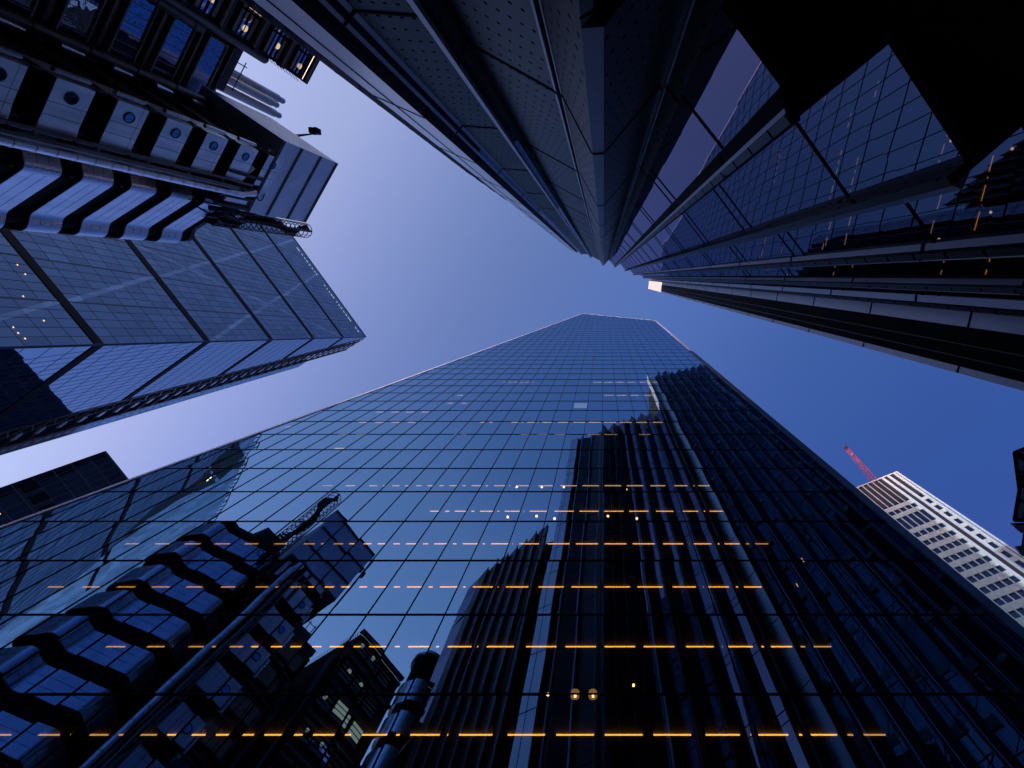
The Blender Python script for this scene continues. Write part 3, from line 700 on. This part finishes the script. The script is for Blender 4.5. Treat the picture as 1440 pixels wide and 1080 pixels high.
while zb < 58:
    m = MB(); n0 = len(plan)
    m.prism(plan, zb, zb + 2.58)
    for i in range(len(m.f) - n0, len(m.f)): m.smooth.add(i)
    m.mi = 1
    inn = shrink(.985); m.prism(inn, zb - .03, zb - .005)
    m.mi = 2
    for a, b in zip(plan, plan[1:] + plan[:1]):
        d = Vector((b[0] - a[0], b[1] - a[1])).normalized(); m.slab(a, b, zb - .05, zb - .003, .10, 1)
    m.mi = 1
    for fr_ in (.333, .667):
        zz = zb + 2.58 * fr_; 
        for a, b in zip(plan, plan[1:] + plan[:1]):
            d = Vector((b[0] - a[0], b[1] - a[1])).normalized(); m.bar((*a, zz), (*b, zz), (d.y, -d.x, 0) if (d.y * (a[0] - cen[0]) - d.x * (a[1] - cen[1])) > 0 else (-d.y, d.x, 0), .03, .006) if (Vector(b) - Vector(a)).length > .2 else None
    bnd = m.build('stair_band', [M['steel'], M['black'], M['fin']], str_)
    for px_, py_ in ((-42.9, -8.0), (-46.5, -6.0)):
        m = MB(); m.box(px_ - .22, px_ + .22, py_ - .22, py_ + .22, zb - .35, zb - .052); m.build('soffit_light', M['pale'], bnd)
    m = MB(); m.tube((-43.4, -7.9, zb - .5), (-46.4, -6.2, zb - .5), .07, 8); m.build('handrail', M['brown_and_glow'], bnd)
    zb += 4.29
m = MB(); m.prism(shrink(.93), 60.4, 61); m.build('stair_roof', M['groove'], str_)
# caged spiral stair rising beside it
csx, csy = -40.9, -6.2
m = MB()
for i in range(18):
    z = 56.5 + i * .95; m.ring((csx, csy, z), .95, .05, 18, 5)
    for q_ in range(5):
        t = i * .55 + q_ * .30; m.slab((csx, csy), (csx + .9 * math.cos(t), csy + .9 * math.sin(t)), z + q_ * .19, z + q_ * .19 + .05, .28, 1)
for q_ in range(8):
    t = q_ * math.pi / 4; m.tube((csx + .95 * math.cos(t), csy + .95 * math.sin(t), 55.5), (csx + .95 * math.cos(t), csy + .95 * math.sin(t), 72.5), .035, 5)
m.tube((csx, csy, 55), (csx, csy, 74), .16, 8)
for z in (56, 58, 60, 62, 66): m.tube((csx, csy, z), (csx - 2.5, csy - 1.5, z), .09, 6)
m.build('spiral_stair', M['dkmetal'], str_)
m = MB(); m.prism([(-42, -8), (-45, -10), (-47, -7), (-44, -5.6)], 60, 62); m.tube((-41.9, -7.2, 57), (-41.9, -7.2, 64), .3, 10); m.build('stair_plant', M['groove'], str_)

# office block with long windows and vertical ducts
ob = thing('office_block', 'dark office block with tall duct pipes and stacked long windows in pale frames', 'office block', (*L(5, 20), G0))
m = MB(); lbox(m, -14, 8.6, 10.75, 42, G0, 61.2); lbox(m, 8.6, 20, 9.5, 40, G0, 52); m.build('block_core', M['dark'], ob)
for k in range(-9, 5):
    z = 42.0 + 4.28 * k
    for t0, t1 in ((1.5, 7.7),):
        m = MB(); lbox(m, t0, t1, 10.45, 10.7, z - 1.15, z + 1.15)
        wo_ = m.build('window', M['win'], ob)
        m = MB()
        for (a, b, c_, d_) in ((t0 - .12, t1 + .12, z - 1.3, z - 1.15), (t0 - .12, t1 + .12, z + 1.15, z + 1.27)): lbox(m, a, b, 10.3, 10.72, c_, d_)
        for a in (t0 - .12, t1): lbox(m, a, a + .12, 10.3, 10.72, z - 1.15, z + 1.15)
        for q_ in range(1, 7): lbox(m, t0 + (t1 - t0) * q_ / 7 - .035, t0 + (t1 - t0) * q_ / 7 + .035, 10.36, 10.44, z - 1.15, z + 1.15)
        m.build('window_frame', M['whitepaint'], wo_)
    m = MB(); m.tube(L3(1.0, 10.2, z + 1.75), L3(8.0, 10.2, z + 1.75), .14, 10); m.build('service_pipe', M['midmetal'], ob)
    m = MB(); lbox(m, 2.2, 7.4, 10.5, 10.74, z + 2.1, z + 2.5); m.build('warm_glow_panel', M['brown_and_glow'], ob)  # warm glow of the gaps between ducts, painted as brown panels
    if k in (-3, -1):
        m = MB(); 
        for q_ in range(4): lbox(m, 6.1 + q_ * .34, 6.38 + q_ * .34, 10.40, 10.44, z + .55, z + .95)
        m.build('lit_pane', M['litroom'], ob)
def duct(t, d, r, z1, step, nm='duct_pipe', mat='midmetal'):
    m = MB(); m.tube(L3(t, d, G0), L3(t, d, z1), r, 20); z = 3
    while z < z1 - .5: m.ring(L3(t, d, z), r, .07, 20, 6); z += step
    return m.build(nm, M[mat], ob)
duct(1.75, 8.6, .50, 59.5, 4.28)
duct(.65, 6.2 + 4.2, .6, 56.5, 4.28)
duct(8.1, 9.6, .58, 55.5, 4.28)
for k in range(-5, 5):
    z = 40 + 4.28 * k
    m = MB(); m.tube(L3(1.35, 8.0, z - 1.0), L3(1.35, 8.0, z + .9), .34, 14, .2); m.build('chrome_hood', M['steel'], ob)
for fx, fy, zt in ((-46.0, -24.7, 79.6), (-45.4, -23.4, 77.0), (-46.4, -22.6, 79.0)):
    m = MB(); m.tube((fx, fy, 61.2), (fx, fy, zt - 1.2), .52, 18); m.tube((fx, fy, zt - 1.2), (fx, fy, zt), .4, 18); m.ring((fx, fy, 66), .52, .06, 18, 6); m.ring((fx, fy, 64.5), .52, .06, 18, 6)
    m.build('flue_pipe', M['flue'], ob)
m = MB(); lbox(m, 3.3, 8.3, 10.2, 18, 61.2, 62.2); lbox(m, -13, 3.0, 12, 30, 61.2, 63); m.build('roof_edge', M['groove'], ob)
m = MB(); lbox(m, 3.4, 7.0, 13.6, 22, 61.2, 66.5)
for t in (3.6, 4.6, 5.6, 6.6): m.tube(L3(t, 13.4, 61.2), L3(t, 13.4, 68), .07, 6)
for z in (63, 65, 67.6): m.tube(L3(3.3, 13.4, z), L3(7.1, 13.4, z), .06, 6)
m.build('roof_plant', M['dkmetal'], ob)

# corner tower with paired round lamps
ct = thing('corner_tower', 'small dark tower with grouped windows and round warm lamps beside the metal fins', 'tower', (*L(13, 7), G0))
m = MB(); lbox(m, 9.3, 18, 3.7, 14, G0, 61.2); m.build('tower_core', M['dark'], ct)
for k in range(-9, 5):
    z = 43.6 + 4.28 * k
    for t0 in (9.6, 11.95, 14.3):
        m = MB(); lbox(m, t0, t0 + 2.15, 3.4, 3.69, z - 1.35, z + 1.0)
        wo_ = m.build('window', [M['win']], ct)
        m = MB()
        for zz in (z - 1.42, z - .82, z - .2, z + .42, z + 1.0): lbox(m, t0 - .05, t0 + 2.2, 3.3, 3.42, zz - .045, zz + .045)
        for tt in (t0 - .06, t0 + 2.15): lbox(m, tt, tt + .07, 3.3, 3.7, z - 1.45, z + 1.05)
        m.build('window_frame', M['black'], wo_)
        for zz in (z - 1.13, z + .71):
            m = MB(); lbox(m, t0 + .04, t0 + 2.1, 3.36, 3.395, zz - .24, zz + .24); m.build('blind', M['blind'], wo_)
        if k >= 1 and t0 < 14:
            m = MB(); c = Vector(L3(t0 + .8 + (.4 if k % 2 else 0), 3.36, z + (.1 if k == 3 else -.1))); m.tube(c, c + Vector(NL) * .04, .30 if k > 1 else .22, 18); m.build('round_lamp', M['lamp_disc'], wo_)
        if k == 2 and t0 > 11.9:
            m = MB(); lbox(m, t0 + .2, t0 + 1.9, 3.35, 3.39, z - .75, z + .95); m.build('lit_pane', M['lamp_disc'], wo_)
    m = MB(); lbox(m, 9.2, 18, 3.1, 3.72, z + 1.5, z + 1.95); m.build('floor_edge', M['groove'], ct)
    m = MB(); m.tube(L3(9.4, 3.2, z + 1.3), L3(17, 3.2, z + 1.3), .22, 10); m.build('service_pipe', M['midmetal'], ct)
m = MB(); m.tube(L3(9.0, 5.0, G0), L3(9.0, 5.0, 58), .5, 16); m.build('duct_pipe', M['midmetal'], ct)
m = MB(); lbox(m, 9.25, 18, 3.3, 14, 61.2, 61.7)
for j in range(26): m.tube(L3(9.2, 3.6 + j * .4, 61.2), L3(8.95, 3.6 + j * .4, 61.9), .03, 5)
m.build('roof_edge', M['groove'], ct)

# round stair drum of polished steel
dr = thing('drum_tower', 'round stair drum of polished steel rings mirrored beside the fins low in the facade', 'stair tower', (-23, -22.6, G0))
m = MB(); m.tube((-23, -22.6, G0), (-23, -22.6, 57.5), 1.75, 28); m.build('drum_core', M['black'], dr)
zb = 57.6 - 4.28 * 13
while zb < 56.5:
    m = MB(); m.tube((-23, -22.6, zb - 2.75), (-23, -22.6, zb), 2.1, 32); m.build('steel_ring', M['drum'], dr); zb += 4.28
m = MB(); m.tube((-23, -22.6, 57.5), (-23, -22.6, 57.9), 2.1, 32); m.build('drum_cap', M['steel'], dr)

# ================================================================= far tower seen only as a reflection
fa = thing('far_tower', 'pale blue tower with dark storey joints mirrored at the left edge of the glass facade', 'tower', (-150, -50, G0))
FD = Vector((-.53, -.85, 0)); FN = Vector((.85, -.53, 0)); FA = Vector((-145.4, -43.6, 0))
def Fp(t, z): v = FA + FD * t; return Vector((v.x, v.y, z))
m = MB(); a, b = Fp(-18, 0), Fp(46, 0); m.prism([(a.x, a.y), (b.x, b.y), (b.x - FN.x * 12, b.y - FN.y * 12), (a.x - FN.x * 9, a.y - FN.y * 9)], G0, 200)
m.build('tower_walls', M['far_glass'], fa)
for z in (168.3, 145.0, 118.0, 92.0):
    m = MB(); m.bar(Fp(-18, z), Fp(9 if z > 150 else 30, z), FN, 1.5, .1, .0); m.build('floor_joint', M['black'], fa)
m = MB()
for t, z, q, y in ((-9.9, 178, 7, 201), (-8.3, 172, 9.5, 194), (-5, 169, 10, 186), (-.8, 165, 10, 176), (2, 151, 11, 156)): pass
m.hexa([Fp(-9, 172) + FN * .02, Fp(8.5, 188) + FN * .02, Fp(5, 201) + FN * .02, Fp(-12, 186) + FN * .02] + [Fp(-9, 172) + FN * .12, Fp(8.5, 188) + FN * .12, Fp(5, 201) + FN * .12, Fp(-12, 186) + FN * .12])
m.hexa([Fp(3, 151) + FN * .022, Fp(11, 154) + FN * .022, Fp(9, 186.5) + FN * .022, Fp(-8, 172.5) + FN * .022] + [Fp(3, 151) + FN * .118, Fp(11, 154) + FN * .118, Fp(9, 186.5) + FN * .118, Fp(-8, 172.5) + FN * .118])
m.hexa([Fp(9, 141) + FN * .024, Fp(14.5, 141) + FN * .024, Fp(11, 154.5) + FN * .024, Fp(3, 151.5) + FN * .024] + [Fp(9, 141) + FN * .116, Fp(14.5, 141) + FN * .116, Fp(11, 154.5) + FN * .116, Fp(3, 151.5) + FN * .116])
m.build('unclad_zone', M['groove'], fa)
for t, z in ((-6, 180), (-3, 183), (0, 185), (3, 188), (-2, 177), (1, 180), (5, 183), (4, 176), (0, 172)):
    m = MB(); m.bar(Fp(t, z - 2), Fp(t + random.uniform(-1, 1), z + 2), FN, .8, .1, .13); m.build('hoist_beam', M['brown_and_glow'], fa)
for t, z in ((3.5, 181), (4.3, 180), (2.6, 182.5)):
    m = MB(); m.bar(Fp(t, z), Fp(t + .7, z), FN, .7, .1, .14); m.build('work_lamp', M['warm'], fa)
m = MB()
for j in range(22):
    t = -17 + j * 2.6; m.bar(Fp(t, 200), Fp(t, 203), FN, .35, .3, -.3); m.bar(Fp(t, 203), Fp(t + 2.6, 203), FN, .3, .3, -.3)
m.build('roof_frame', M['dkmetal'], fa)

# ================================================================= white tower with the crane
ww = thing('white_tower', 'white piered tower with small square windows beyond the right edge of the mirror glass tower', 'tower', (72, 62, G0))
WF = Vector((-.915, .402, 0)); WN = Vector((-.402, -.915, 0)); WK = Vector((79.05, 51.53, 0))
def Wp(s, z, lift=0): v = WK + WF * s + WN * lift; return Vector((v.x, v.y, z))
WT = 130.0
def wprism(m, s0, s1, z0, z1, l0, l1):
    a, b, c_, d_ = Wp(s0, 0, l1), Wp(s1, 0, l1), Wp(s1, 0, l0), Wp(s0, 0, l0)
    m.prism([(p.x, p.y) for p in (a, b, c_, d_)], z0, z1); return m
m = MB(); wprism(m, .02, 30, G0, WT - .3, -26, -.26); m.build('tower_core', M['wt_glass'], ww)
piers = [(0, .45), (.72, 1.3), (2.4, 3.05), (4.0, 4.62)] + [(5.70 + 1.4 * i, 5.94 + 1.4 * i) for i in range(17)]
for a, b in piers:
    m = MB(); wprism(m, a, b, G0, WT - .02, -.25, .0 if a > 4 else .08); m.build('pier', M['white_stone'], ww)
m = MB(); wprism(m, 3.05, 4.0, G0, WT - .05, -.25, -.16); wprism(m, .45, .72, G0, WT - .05, -.25, -.14); m.build('recess', M['groove'], ww)
m = MB()
for i in range(18): wprism(m, 4.62 + 1.4 * i if i == 0 else 4.58 + 1.4 * i, 5.6 + 1.4 * i, 117.6, WT - .4, -.25, -.12)
wprism(m, 1.3, 2.4, 117.6, WT - .4, -.25, -.12); m.build('louvre_screen', M['groove'], ww)
zs = 114.45; row = 0
while zs > 4:
    # pale spandrel between window rows; one double-height row left clear
    if row != 2:
        m = MB(); wprism(m, 4.62, 29.5, zs + .86, zs + 2.54, -.25, -.06)
        m.mi = 1
        for i in range(18): wprism(m, 5.02 + 1.4 * i, 5.14 + 1.4 * i, zs + 1.6, zs + 1.72, -.0601, -.04)
        m.build('spandrel', [M['mint'], M['pale']], ww)
    m = MB(); wprism(m, 1.32, 2.38, zs + .4, zs + 1.7, -.25, -.08); m.build('spandrel', M['mint'], ww)
    zs -= 3.4; row += 1
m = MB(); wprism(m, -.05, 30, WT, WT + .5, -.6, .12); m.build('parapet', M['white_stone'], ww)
m = MB(); wprism(m, .3, 29.8, WT - .29, WT - .02, -25.5, -.65); m.build('roof', M['roof'], ww)

cn = thing('tower_crane', 'red lattice crane jib rising above the white tower', 'crane', (75.2, 56.5, WT))
def lattice(m, p, q, w0, w1, n):
    p = Vector(p); q = Vector(q); d = (q - p).normalized(); u = d.cross(Vector((0, 0, 1))).normalized() if abs(d.z) < .95 else Vector((1, 0, 0)); v = d.cross(u)
    ch = []
    for a, b in ((1, 1), (1, -1), (-1, -1), (-1, 1)):
        ch.append([p + (q - p) * (i / n) + (u * a + v * b) * ((w0 + (w1 - w0) * i / n) / 2) for i in range(n + 1)])
    for c in ch: m.tube(c[0], c[-1], .065, 5)
    for i in range(n):
        for k_ in range(4):
            a = ch[k_]; b = ch[(k_ + 1) % 4]; m.tube(a[i], b[i + 1], .035, 4); m.tube(a[i + 1], b[i + 1], .03, 4)
m = MB(); lattice(m, (75.3, 56.2, WT + 2), (74.42, 51.61, 150), 1.25, .7, 14); m.build('jib', M['crane_red'], cn)
m = MB(); lattice(m, (75.4, 57.0, WT - .29), (75.4, 57.0, WT + 3), 1.5, 1.5, 3); m.build('mast', M['crane_red'], cn)
m = MB(); m.box(74.0, 74.9, 51.2, 52.0, 149.6, 150.5); m.tube((74.3, 51.5, 150.2), (74.0, 51.0, 151.0), .25, 8); m.build('jib_head', M['dkmetal'], cn)
m = MB(); m.box(74.9, 75.5, 52.6, 53.1, 147.2, 147.8); m.build('warning_lamp', M['whitepaint'], cn)

# ================================================================= glazed steel canopy on the right
cp = thing('glazed_canopy', 'dark steel framed glazed canopy cut off by the right edge of the view', 'canopy', (24, 11, G0))
m = MB(); zc = 25.0
pts = [(21.05, 8.85), (21.62, 10.9), (21.62, 12.6), (25.5, 12.6), (25.5, 7.3), (23.2, 7.9)]
for a, b in zip(pts, pts[1:] + pts[:1]): m.tube((*a, zc), (*b, zc), .09, 8)
for a, b in (((21.05, 8.85), (22.6, 9.7)), ((21.35, 9.9), (22.9, 10.1)), ((21.62, 10.9), (22.4, 8.2)), ((21.62, 11.5), (25.5, 11.9)), ((21.62, 10.7), (25.5, 10.5)), ((22.2, 12.6), (22.5, 7.9)), ((23.6, 12.6), (23.6, 7.8))): m.tube((*a, zc), (*b, zc), .065, 8)
m.build('canopy_frame', M['black'], cp)
m = MB(); m.prism([(x_, y_) for x_, y_ in pts][::-1], zc + .06, zc + .1); m.build('canopy_glass', M['canopy'], cp)
m = MB(); m.prism([(21.4, 12.75), (22.5, 12.7), (22.6, 13.25), (21.9, 13.2)], zc - .2, zc); m.prism([(21.85, 14.1), (22.6, 13.95), (22.7, 14.6), (22.2, 14.55)], zc - .2, zc)
m.build('bracket_plate', M['midmetal'], cp)
m = MB(); m.tube((22.15, 13.0, zc - .1), (22.2, 14.3, zc - .1), .05, 8); m.tube((23.6, 10, zc), (23.6, 10, G0), .16, 12); m.tube((25.4, 12, zc), (25.4, 12, G0), .16, 12); m.tube((22.4, 13, zc - .1), (25.4, 12.6, zc - .1), .06, 8); m.tube((22.5, 14.3, zc - .1), (25.4, 12.8, zc - .1), .06, 8)
m.build('canopy_post', M['black'], cp)

# lift everything so the pavement lies at zero
for o in list(S.objects):
    if o.parent is None and o.type in ('EMPTY', 'MESH'): o.location.z += EYE
